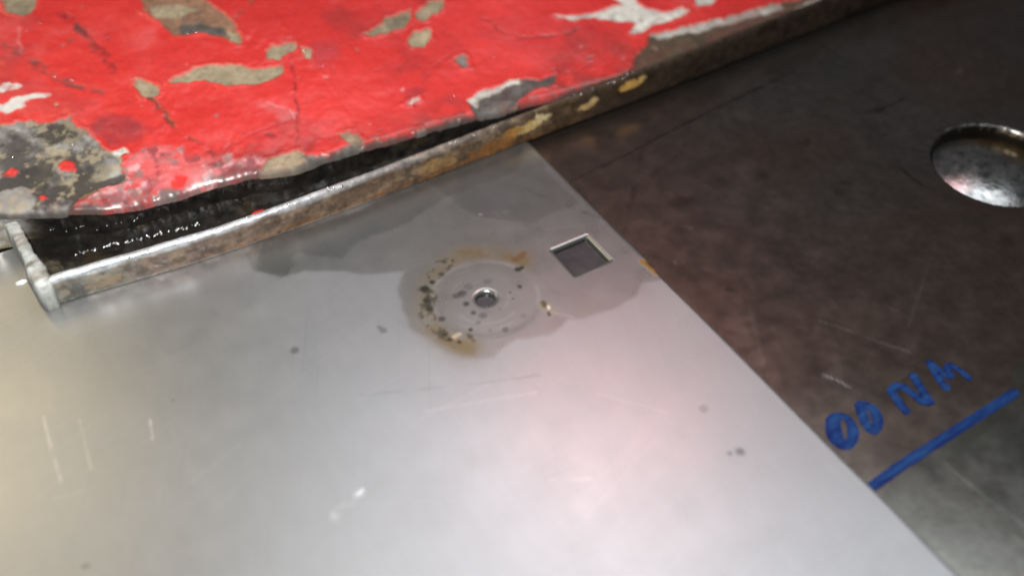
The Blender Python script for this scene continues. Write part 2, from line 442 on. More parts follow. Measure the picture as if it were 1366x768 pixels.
V, F, EA = stroke_mesh([([(62.35, -76.24), (61.52, -79.62), (60.88, -82.50), (60.61, -84.76)], 2.2), ([(62.31, -77.05), (64.61, -76.76), (65.69, -77.97), (66.03, -80.40), (66.17, -83.24), (67.36, -85.04)], 2.2), ([(70.82, -75.67), (69.79, -78.46), (68.75, -81.47), (67.70, -84.70)], 2.2), ([(66.21, -82.71), (66.73, -84.66), (68.99, -84.93)], 2.0)])
o = mesh_obj('letter_n', V, F, M_ink, table, EA); o['label'] = 'hand-drawn blue letter N'
V, F, EA = stroke_mesh([([(77.49, -74.76), (76.19, -78.03), (74.88, -81.52), (74.45, -84.62)], 2.1), ([(77.44, -75.31), (77.38, -77.89), (77.32, -80.44), (78.00, -82.26)], 1.7), ([(78.00, -82.26), (79.03, -80.31), (80.25, -78.16)], 1.9), ([(80.44, -77.99), (81.46, -79.76), (81.73, -82.22), (81.61, -85.00)], 1.8)])
o = mesh_obj('letter_m', V, F, M_ink, table, EA); o['label'] = 'hand-drawn blue letter M'
V, F, EA = stroke_mesh([([(37.30, -95.73), (47.53, -94.86), (60.11, -94.39), (73.18, -93.91), (81.24, -93.65), (88.82, -93.26)], 2.6)])
o = mesh_obj('underline', V, F, M_ink, table, EA); o['label'] = 'thick blue marker underline'

# ------------------------------------------------------------------ the sheet
ZS = 1.5
PH = (-7.8, 0.5); PR = 2.55
SQ = (22.9, 1.3); SH = 5.7
UE = 37.0; VT = 84.3
e = [0, 0.12, 0.3, 0.55, 0.9]
xs = axis([(-420, -190, 12), (-190, -8 + -180, 1), (-188, PH[0] - 5, 0.42), (PH[0] - 5, PH[0] + 5, 0.5), (PH[0] + 5, SQ[0] - SH - 0.9, 0.42)] +
          [(SQ[0] - SH - b, SQ[0] - SH - a, 9) for a, b in zip(e[:-1], e[1:])] + [(SQ[0] - SH, SQ[0] + SH, 0.42)] +
          [(SQ[0] + SH + a, SQ[0] + SH + b, 9) for a, b in zip(e[:-1], e[1:])] + [(SQ[0] + SH + 0.9, UE - 0.6, 0.42), (UE - 0.6, UE, 0.2)])
ys = axis([(-420, -150, 12), (-150, PH[1] - 5, 0.42), (PH[1] - 5, PH[1] + 5, 0.5)] + [(PH[1] + 5, SQ[1] + SH - 0.2, 0.42)] +
          [(SQ[1] + SH + a, SQ[1] + SH + b, 9) for a, b in zip(e[:-1], e[1:])] +
          [(SQ[1] + SH + 0.9, 62, 0.42), (62, VT, 2)])
# grid lines for the near side of the square window
ys = np.array(sorted(list(ys[np.abs(ys - (SQ[1] - SH)) > 0.25]) + [SQ[1] - SH - 0.15, SQ[1] - SH]))
h = (near(xs, SQ[0] - SH), near(xs, SQ[0] + SH), near(ys, SQ[1] - SH), near(ys, SQ[1] + SH))
pr = [PR + 1.3, PR + 0.8, PR + 0.45, PR + 0.2, PR + 0.06, PR, PR]
pz = [0, -0.03, -0.12, -0.27, -0.45, -0.7, -1.47]
hp = (PH[0], PH[1], near(xs, PH[0] - 5), near(xs, PH[0] + 5), near(ys, PH[1] - 5), near(ys, PH[1] + 5), pr, pz)
V, Fq, rings = holed_grid(xs, ys, [h], [hp])
nx, ny = len(xs), len(ys)
V[:, 2] += ZS
x, y, z = V.T.copy()
# rolled edges of the punched square
dx = np.maximum(np.abs(x - SQ[0]) - SH, 0); dy = np.maximum(np.abs(y - SQ[1]) - SH, 0); ds = np.hypot(dx, dy)
V[:, 2] -= 0.34 * np.clip(1 - ds / 0.9, 0, 1) ** 2
# faint dish round the pilot hole, and a very slow waviness of the thin sheet
rp = np.hypot(x - PH[0], y - PH[1])
V[:, 2] -= 0.032 * sstep(15.2, 12.8, rp + 0.5 * fbm(x, y, 8, 4))
V[:, 2] += 0.10 * vnoise(x, y, 55, 9) + 0.012 * vnoise(x, y, 17, 12)
# slightly rolled, chewed outer edge
de = UE - x
V[:, 2] -= 0.30 * np.clip(1 - de / 0.6, 0, 1) ** 2
ew = np.exp(-((y + 8) / 16) ** 2)
V[:, 0] += np.where(de < 0.7, (0.22 * vnoise(y, y * 0, 14, 3) + 0.10 * fbm(y, y * 0, 3, 6, 3) + ew * 0.55 * fbm(y, y * 0, 7, 5, 3)), 0)
# walls of the outer edge, the square and the bottom lip
extraV = []; extraF = []
def wall_from(loop, zb, close=False):
    global V
    b = len(V) + sum(len(a) for a in extraV)
    Q = V[loop].copy(); P = Q.copy(); P[:, 2] = zb; extraV.append(Q); extraV.append(P)
    n = len(loop); k = n if close else n - 1
    i = np.arange(k); j = (i + 1) % n
    extraF.append(np.stack([b + i, b + j, b + n + j, b + n + i], 1))
I = lambda i, j: i * ny + j
wall_from([I(nx - 1, j) for j in range(ny)], 0.02)
wall_from([I(i, ny - 1) for i in range(nx - 1, -1, -1)], 0.02)
wall_from([I(0, j) for j in range(ny - 1, -1, -1)], 0.02)
wall_from([I(i, 0) for i in range(nx)], 0.02)
i0, i1, j0, j1 = h
sq_loop = [I(i, j0) for i in range(i0, i1)] + [I(i1, j) for j in range(j0, j1)] + [I(i, j1) for i in range(i1, i0, -1)] + [I(i0, j) for j in range(j1, j0, -1)]
wall_from(sq_loop[::-1], 0.02, True)
used = np.zeros(len(V), bool)
nV0 = len(V)
V = np.concatenate([V] + extraV); Fq = np.concatenate([Fq] + extraF)
# drop vertices that no face uses (inside the windows)
use = np.zeros(len(V), bool); use[Fq.ravel()] = True
remap = np.cumsum(use) - 1; V = V[use]; Fq = remap[Fq]
x, y, z = V.T.copy()
rp = np.hypot(x - PH[0], y - PH[1])
wx = x + 1.3 * fbm(x, y, 8, 41); wy = y + 1.3 * fbm(x, y, 8, 61)
nz = fbm(x, y, 70, 3, 4); nf = fbm(x, y, 5, 8, 4)
col = np.tile(np.array([0.405, 0.412, 0.42]), (len(V), 1)) * (1 + 0.05 * nz + 0.02 * nf)[:, None]
rgh = 0.345 + 0.04 * nz + 0.015 * nf + 0.05 * fbm(x * .45, y, 20, 909, 5)
met = np.full(len(V), 0.85)
# oil film spread from under the tool round the two holes
oil_poly = [(45.06, 64.82), (22.22, 56.08), (-0.12, 52.77), (-23.69, 49.27), (-50.61, 53.22), (-56.14, 48.70), (-56.44, 41.29), (-51.48, 34.92), (-43.79, 35.05), (-36.43, 29.26), (-29.11, 23.50), (-21.37, 20.89), (-25.84, 15.20), (-28.06, 7.79), (-29.08, 0.29), (-27.84, -6.81), (-24.67, -12.86), (-21.21, -16.70), (-16.64, -18.56), (-12.42, -16.98), (-8.05, -16.00), (-4.20, -17.41), (0.00, -19.02), (3.75, -18.52), (6.84, -16.96), (10.53, -19.49), (16.56, -19.97), (21.37, -20.95), (26.82, -19.39), (31.00, -16.30), (35.64, -17.76), (39.61, -20.81), (48.20, -27.64), (64.44, 53.17)]
oil = sstep(0.9, -0.9, poly_sd(wx, wy, oil_poly) + 0.8 * fbm(x, y, 12, 5))
oil_edge = np.exp(-((poly_sd(wx, wy, oil_poly) + 0.8 * fbm(x, y, 12, 5)) / 0.6) ** 2)
col = mix(col, np.array([0.305, 0.302, 0.288]), oil * 0.80 + 0.12 * oil_edge)
rgh = rgh * (1 - oil) + oil * (0.29 + 0.03 * nf)
# darker second film patch under the tool's lip, and tide marks
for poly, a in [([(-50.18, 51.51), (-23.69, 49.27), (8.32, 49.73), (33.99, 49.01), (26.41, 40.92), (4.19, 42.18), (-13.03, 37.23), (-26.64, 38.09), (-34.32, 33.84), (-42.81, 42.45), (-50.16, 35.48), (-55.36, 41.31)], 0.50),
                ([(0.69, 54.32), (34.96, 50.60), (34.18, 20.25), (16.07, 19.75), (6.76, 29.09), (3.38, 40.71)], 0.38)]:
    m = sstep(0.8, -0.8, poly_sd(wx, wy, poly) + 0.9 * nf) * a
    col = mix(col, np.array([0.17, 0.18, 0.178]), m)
# tan ring of rusty oil left by a washer
ring = [(7.99, 7.72), (6.43, 11.10), (3.15, 14.48), (-0.75, 16.82), (-5.56, 17.96), (-10.02, 17.51), (-13.98, 15.77), (-17.89, 12.73), (-21.12, 8.76), (-23.27, 4.28), (-24.37, -0.70), (-24.25, -5.36), (-23.15, -9.33), (-21.09, -12.65)]
d = line_d(wx, wy, ring) + 0.9 * fbm(x, y, 4, 15) + 0.6 * nf
ins_ = sstep(-1.0, 1.2, rp - 14.4 + 0.5 * nf)
rn = np.clip(0.85 + 0.9 * fbm(x, y, 6, 19, 4), 0.3, 1)
m = sstep(5.2, 0.6, d) * ins_ * rn
col = mix(col, np.array([0.175, 0.112, 0.034]), m * 0.85); met = met * (1 - 0.22 * m); rgh = rgh + 0.08 * m
d2 = line_d(wx, wy, [(-11.18, 17.51), (-16.12, 14.35), (-19.90, 10.64), (-22.11, 6.46), (-23.36, 2.44), (-23.96, -2.79), (-23.31, -8.04)]) + 1.6 * fbm(x, y, 3.0, 25, 3)
m = sstep(3.0, 1.2, d2) * sstep(-0.16, 0.14, fbm(x, y, 2.4, 35, 3))
col = mix(col, np.array([0.020, 0.018, 0.008]), m * 0.92); met = met * (1 - 0.2 * m); rgh = rgh + 0.15 * m
for r_ in (6.2, 9.1, 11.4, 13.6, 14.3):
    m = sstep(0.35, 0.08, np.abs(rp - r_ - 0.25 * vnoise(x, y, 9, int(r_ * 10)))) * sstep(-.1, .3, fbm(x, y, 7, int(r_ * 7), 2)) * .35
    col = mix(col, np.array([.62, .62, .62]), m * .6)
halo = sstep(9.0, 3.0, line_d(wx, wy, ring)) * 0.25
col = mix(col, np.array([0.22, 0.19, 0.135]), halo)
# specks of grime
for px_, py_, rr, a in [(-10.41, 18.09, 0.90, 0.80), (-8.36, 17.55, 0.70, 0.90), (-13.52, 14.48, 1.30, 0.70), (-17.27, 13.03, 1.30, 0.90), (-20.02, 11.70, 1.60, 0.80), (-21.47, 7.68, 1.70, 0.80), (-22.25, 4.94, 1.50, 0.80), (-21.49, -0.25, 1.10, 0.70), (-23.30, -5.63, 1.00, 0.80), (-23.02, -7.91, 1.00, 0.80), (-21.44, -9.77, 1.00, 0.80), (-18.26, -9.57, 1.10, 0.70), (-16.94, -7.62, 0.80, 0.80), (5.10, 5.33, 1.20, 0.90), (6.28, 5.30, 0.80, 0.90), (-1.38, -1.14, 0.80, 0.80), (2.18, -0.65, 0.90, 0.80), (-1.68, -3.57, 0.60, 0.80), (-12.45, 5.18, 1.40, 0.70), (-14.22, 5.27, 1.20, 0.60), (-13.33, 1.18, 1.20, 0.80), (-13.25, -2.69, 1.00, 0.70), (-11.61, -4.93, 1.60, 0.45), (-9.66, 6.47, 1.40, 0.40), (-4.20, 5.51, 1.50, 0.35), (-13.81, -6.42, 1.20, 0.40), (-9.04, -12.06, 1.20, 0.50), (15.95, 9.98, 0.50, 0.80), (-5.93, -1.02, 0.70, 0.40), (-4.03, -2.48, 0.50, 0.70), (-6.53, -5.14, 0.80, 0.30), (-12.48, -10.30, 0.90, 0.30), (-2.27, -10.23, 1.60, 0.25), (-58.39, 9.46, 1.80, 0.50), (-36.42, 4.09, 1.50, 0.45), (-36.78, 5.53, 1.10, 0.40), (17.87, -73.35, 1.80, 0.50), (15.66, -72.52, 1.00, 0.40), (18.56, -59.02, 1.50, 0.25), (6.92, 51.81, 0.90, 0.60), (41.53, 4.45, 0.70, 0.40), (-90.34, 9.11, 0.50, 0.50), (-120.82, -25.09, 1.20, 0.40)]:
    d = np.hypot(wx * .4 + x * .6 - px_, wy * .4 + y * .6 - py_) + 0.45 * nf
    m = sstep(rr, rr * 0.35, d) * a
    col = mix(col, np.array([0.022, 0.021, 0.016]), m); rgh = rgh + 0.1 * m
# small rust blooms: beside the ring, at the edge, and the dark pit with its painted glint
for pts, c, a, w_ in [([(6.37, 9.40), (7.73, 9.27), (9.73, 10.18)], (0.10, 0.04, 0.010), .8, 1.6), ([(35.78, -10.02), (36.49, -11.82), (36.67, -15.00)], (0.22, 0.105, 0.014), .95, 1.9), ([(36.49, -10.78), (36.67, -12.27)], (0.07, 0.03, 0.01), .9, 0.9),
                      ([(4.52, -8.58), (4.13, -9.95)], (0.035, 0.018, 0.008), 1.0, 1.1), ([(3.49, -12.43), (3.22, -13.22)], (0.03, 0.02, 0.01), 1.0, 0.8), ([(4.66, -10.59), (4.39, -11.38)], (0.75, 0.68, 0.52), 1.0, 0.75), ([(4.06, -8.95), (4.62, -12.48)], (0.20, 0.13, 0.06), .35, 2.6),
                      ([(-21.67, -7.82), (-20.01, -7.60)], (0.5, 0.40, 0.28), .6, 1.0), ([(-18.37, -8.59), (-18.37, -11.31)], (0.06, 0.03, 0.012), .7, 1.0)]:
    m = sstep(w_, w_ * 0.3, line_d(wx * .5 + x * .5, wy * .5 + y * .5, pts) + 0.3 * nf) * a
    col = mix(col, np.array(c), m); met = met * (1 - 0.8 * m); rgh = rgh + 0.1 * m
# handling scratches, and white glints painted on the sheet
for pts, w_, c, a in [([(24.51, 33.54), (30.49, 20.54), (37.53, 9.09)], 0.45, (0.16, 0.16, 0.16), .6), ([(-50.69, -12.54), (-37.31, -18.37), (-23.81, -24.26), (-9.78, -29.59)], 0.5, (0.30, 0.30, 0.31), .55),
                      ([(-118.31, 20.30), (-119.04, 11.93), (-119.56, -0.55)], 0.5, (0.7, 0.7, 0.7), .45), ([(-111.20, 14.97), (-112.80, -0.76)], 0.5, (0.8, 0.8, 0.8), .25), ([(-96.81, 6.32), (-97.96, 0.54)], .5, (.95, .95, .95), .5),
                      ([(7.40, 30.21), (9.95, 29.06)], 0.45, (1, 1, 1), .8), ([(10.85, 28.89), (15.05, 27.13)], 0.45, (1, 1, 1), .8), ([(-70.00, -40.11), (-66.72, -39.33), (-62.68, -37.80)], 2.2, (1, 1, 1), .22), ([(-63.23, -38.17), (-61.84, -37.60)], 0.8, (1, 1, 1), .9),  # pure white strokes are painted glints
                      ([(8.48, -6.41), (10.30, -9.47), (16.08, -12.61)], 0.9, (0.28, 0.28, 0.29), .5), ([(18.80, 18.11), (17.82, 11.38), (12.35, 5.80), (10.16, 5.38)], 0.6, (0.3, 0.3, 0.3), .3),
                      ([(-32.86, 11.32), (-29.38, -3.19), (-20.04, -17.69), (-12.32, -33.66)], 0.4, (0.35, 0.35, 0.35), .35), ([(-24.89, -56.95), (-15.90, -61.87)], .35, (.8, .8, .8), .3), ([(20.31, -23.80), (15.21, -35.94)], .35, (.4, .4, .4), .3),
                      ([(7.26, -56.21), (6.86, -71.19), (6.49, -85.15)], .4, (.45, .45, .45), .3), ([(-110.72, -10.11), (-100.06, -34.38)], .5, (.45, .45, .42), .3)]:
    m = sstep(w_, w_ * 0.25, line_d(x, y, pts) + 0.5 * w_ * nf) * a * np.clip(0.6 + 1.5 * fbm(x, y, 3.5, 77, 3), 0, 1)
    col = mix(col, np.array(c), m)
rs = np.random.RandomState(12)
for k in range(46):
    cx_, cy_ = rs.uniform(-150, 30), rs.uniform(-130, 40); an = rs.normal(-0.35, 0.5); ln = rs.uniform(6, 34)
    m = sstep(0.5, 0.12, line_d(x, y, [(cx_, cy_), (cx_ + ln * math.cos(an), cy_ + ln * math.sin(an))])) * rs.uniform(0.03, 0.13)
    col = mix(col, np.array([.42, .42, .42]) if rs.rand() < .7 else np.array([.75, .75, .75]), m)
# punched walls: shade inside the holes painted as a dark colour
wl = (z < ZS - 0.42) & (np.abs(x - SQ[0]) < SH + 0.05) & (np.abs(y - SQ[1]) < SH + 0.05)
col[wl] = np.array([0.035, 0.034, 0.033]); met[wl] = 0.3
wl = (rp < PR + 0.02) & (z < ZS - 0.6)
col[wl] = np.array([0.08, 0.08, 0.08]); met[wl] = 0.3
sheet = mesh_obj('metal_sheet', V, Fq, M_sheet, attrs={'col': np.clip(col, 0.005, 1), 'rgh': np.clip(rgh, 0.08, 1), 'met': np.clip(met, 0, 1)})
tag(sheet, 'thin grey metal sheet with a round pilot hole and a punched square hole', 'metal sheet')


# ------------------------------------------------------------------ the red tool lying on the sheet
tool = bpy.data.objects.new('red_steel_jig', None); sc.collection.objects.link(tool)
tool.rotation_euler = (0, 0, ROT)
tool.empty_display_size = 0.02
tag(tool, 'chipped red painted steel block with an oily slot behind a rusty lip', 'machine part')

YF = lambda x: np.interp(x, [-200, -108, -96, -84, -72, -60, -40, -15, 36, 76, 100, 130, 160, 195, 500], [57.4, 56.2, 55.2, 53.9, 52.7, 51.9, 51.3, 51.2, 51.9, 52.0, 52.5, 53.5, 54.5, 55.4, 57.5])
LT = 2.3                       # lip thickness
XL = -108.5                    # left end of the lip
def YR(x):                     # front edge of the painted block
    a = np.interp(x, [-400, -118, -110, -103, -96, -84, -76, -63, -55, -46, -36, -29, -13, 6, 29, 50, 62, 75, 500],
                  [87, 86, 85.2, 82, 78.5, 74, 72.3, 71.8, 70.6, 68.4, 65.4, 64.6, 63.8, 62.4, 59.4, 57.0, 56.0, 55.4, 54.0])
    return np.maximum(a + 0.9 * fbm(x, x * 0 + 3, 7, 21, 5), YF(x) + LT + 0.15)
ZT = lambda yy: 11.0 + 0.12 * (yy - 60)

# painted top
xs = axis([(-330, -135, 8), (-135, 185, 0.45), (185, 480, 8)])
ds_ = np.array(sorted(list(np.linspace(0, 2.4, 8)) + list(np.arange(2.8, 112, 0.45)) + list(np.linspace(114, 300, 24))))
X, Dm = np.meshgrid(xs, ds_, indexing='ij'); nx, ny = len(xs), len(ds_)
x = X.ravel(); dd = Dm.ravel(); y = YR(x) + dd
yflat = y.copy()
z = ZT(y)
wx = x + 1.7 * fbm(x, y, 6, 141) + 0.8 * fbm(x, y, 1.8, 143, 3); wy = y + 1.5 * fbm(x, y, 6, 161) + 0.7 * fbm(x, y, 1.8, 163, 3)
nf = fbm(x, y, 3.2, 8, 4); nz = fbm(x, y, 40, 3, 4); nm = fbm(x, y, 11, 18, 4)
RED = np.array([0.60, 0.036, 0.032])
col = np.tile(RED, (len(x), 1)) * (1 + 0.12 * nz + 0.07 * nf)[:, None]
# greasy film and faded patches over the paint
gr_ = sstep(0.05, 0.6, fbm(x, y, 22, 301, 5)); col = mix(col, np.array([0.36, 0.035, 0.035]), 0.75 * gr_)
fd_ = sstep(0.15, 0.7, fbm(x, y, 16, 311, 5)); col = mix(col, np.array([0.66, 0.10, 0.095]), 0.55 * fd_)
rgh = 0.30 + 0.07 * nz + 0.05 * nm; met = np.zeros(len(x)); dep = np.zeros(len(x)); curl = np.zeros(len(x))
TAN = np.array([0.34, 0.285, 0.185]); GREY = np.array([0.20, 0.195, 0.18]); DARK = np.array([0.045, 0.04, 0.036]); WHITE = np.array([0.62, 0.61, 0.56]); OLIVE = np.array([0.062, 0.046, 0.025])
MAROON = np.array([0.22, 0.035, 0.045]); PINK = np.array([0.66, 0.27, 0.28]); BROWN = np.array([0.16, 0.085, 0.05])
# rubbed, thinned paint, and pink gloss painted above the slot (no depth)
for poly, c, a in [
    ([(-79.46, 107.48), (-74.41, 109.57), (-69.35, 108.10), (-64.99, 101.23), (-64.46, 96.36), (-69.45, 94.71), (-73.23, 93.19), (-75.97, 98.02), (-78.74, 102.90)], MAROON, .75),
    ([(-96.43, 135.32), (-88.09, 133.79), (-79.37, 125.66), (-73.86, 114.74), (-80.57, 114.48), (-91.92, 120.19), (-100.27, 120.83)], MAROON, .25),
    ([(-74.06, 87.52), (-66.22, 91.34), (-59.06, 86.66), (-58.69, 81.70), (-50.58, 79.60), (-43.07, 73.04), (-41.80, 69.01), (-48.36, 68.37), (-52.91, 68.07), (-64.36, 72.33), (-73.59, 76.43), (-77.06, 81.78)], PINK, .62),  # gloss reflection painted in pink
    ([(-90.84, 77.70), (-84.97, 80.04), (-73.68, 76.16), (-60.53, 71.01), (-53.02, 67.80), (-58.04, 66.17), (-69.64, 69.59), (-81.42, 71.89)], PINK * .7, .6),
    ([(-8.41, 112.44), (0.19, 113.17), (0.51, 105.57), (-4.65, 98.47), (-9.83, 99.85), (-10.58, 105.39)], MAROON * 1.6, .55),
    ([(9.16, 79.87), (14.45, 81.10), (15.21, 77.62), (10.29, 73.22), (7.05, 74.84)], MAROON, .5),
    ([(18.81, 72.74), (22.89, 73.01), (23.38, 67.78), (20.59, 66.54), (17.26, 68.96)], MAROON * 1.4, .6),
    ([(-33.08, 94.26), (-27.83, 89.76), (-24.24, 84.28), (-26.53, 81.80), (-31.08, 87.73)], PINK * .8, .4),
    ([(48.98, 102.17), (66.88, 93.44), (85.00, 80.18), (76.21, 71.56), (52.33, 79.16), (43.16, 92.06)], MAROON * 1.6, .22),
    ([(15.54, 101.46), (36.32, 99.67), (35.75, 79.20), (17.25, 84.41)], RED * .7, .4),
    ([(-73.51, 81.60), (-69.55, 81.88), (-68.91, 77.60), (-72.22, 76.70)], MAROON, .6),
    ([(-66.62, 87.10), (-63.16, 86.35), (-63.56, 82.83), (-66.81, 83.48)], GREY, .45),
]:
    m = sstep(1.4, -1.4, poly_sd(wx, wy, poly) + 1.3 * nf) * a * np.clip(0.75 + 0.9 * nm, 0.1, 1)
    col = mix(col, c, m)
# wet, rubbed patch above the slot: painted pale gloss, dark blotches, ragged grimy border
pz_ = sstep(1.6, -1.6, poly_sd(wx, wy, [(-75.36, 86.85), (-66.22, 91.34), (-57.91, 86.77), (-57.34, 82.36), (-48.48, 79.21), (-40.25, 71.60), (-42.82, 68.19), (-52.91, 68.07), (-63.86, 67.88), (-76.66, 67.56), (-92.79, 74.67), (-86.75, 80.96), (-77.62, 80.12)]) + 1.5 * nf)
pb = fbm(x, y, 4.2, 831, 4)
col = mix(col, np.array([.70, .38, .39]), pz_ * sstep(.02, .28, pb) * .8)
col = mix(col, MAROON * .8, pz_ * sstep(.05, .35, fbm(x, y, 5, 841, 4)) * .75)
col = mix(col, GREY * .9, pz_ * sstep(.18, .42, fbm(x, y, 3.4, 851, 4)) * .7)
bd = sstep(3.6, .8, dd + 2.2 * fbm(x, y, 4, 861, 4)) * np.interp(x, [-100, -92, -40, -34, 500], [.9, .75, .85, .5, .3])
col = mix(col, GREY * .65, bd * sstep(-.35, .1, fbm(x, y, 2.2, 871, 3)))
# cracks and gouges
for pts, w_, c, a in [
    ([(-70.58, 162.58), (-68.12, 155.03), (-66.27, 145.83), (-64.46, 136.85), (-65.23, 127.39)], 1.7, MAROON * .6, .75), ([(-91.63, 153.46), (-84.84, 145.33), (-81.29, 134.22), (-77.60, 127.80), (-71.05, 120.00)], 1.8, DARK * 1.6, .75), ([(-68.12, 155.03), (-67.56, 143.21), (-66.29, 136.96)], 1.0, DARK * 1.5, .6),
    ([(-23.74, 135.05), (-19.09, 137.08), (-13.44, 141.36)], 0.8, BROWN, .8), ([(-59.67, 111.32), (-58.73, 104.94), (-57.78, 99.38), (-57.25, 93.41)], 1.0, np.array([0.10, 0.05, 0.03]), .9), ([(-54.83, 89.02), (-52.51, 85.06), (-51.63, 81.51), (-50.99, 77.42)], 0.8, DARK, .8),
    ([(-14.53, 108.96), (-21.07, 91.97), (-29.41, 71.57)], 0.45, MAROON * .5, .75), ([(49.10, 99.92), (53.68, 86.04), (65.48, 81.94), (81.86, 79.97)], 0.6, MAROON * .6, .6), ([(53.09, 85.06), (63.97, 81.83), (82.08, 80.30)], .5, DARK, .4),
    ([(15.60, 81.30), (23.97, 87.06), (31.91, 89.24)], .5, MAROON, .45), ([(53.07, 64.59), (62.47, 63.91), (68.80, 64.83)], .5, MAROON, .4), ([(-48.03, 80.36), (-32.99, 83.27), (-24.90, 82.79)], .5, MAROON, .35), ([(-29.14, 92.28), (-25.54, 86.77), (-25.75, 82.49)], .7, PINK, .6),
    ([(-0.56, 87.43), (5.62, 92.17), (11.39, 93.30)], .6, MAROON, .35), ([(-85.50, 159.38), (-85.46, 151.22), (-85.64, 147.31)], .8, PINK, .5),
]:
    d = line_d(wx, wy, pts) + 0.25 * nf
    m = sstep(w_ * 1.15, w_ * 0.2, d + 0.5 * w_ * nm) * a * np.clip(0.75 + 1.1 * fbm(x, y, 2.6, 401, 3) + 0.7 * nm, 0.05, 1)
    col = mix(col, c, m); dep = np.maximum(dep, 0.25 * m)
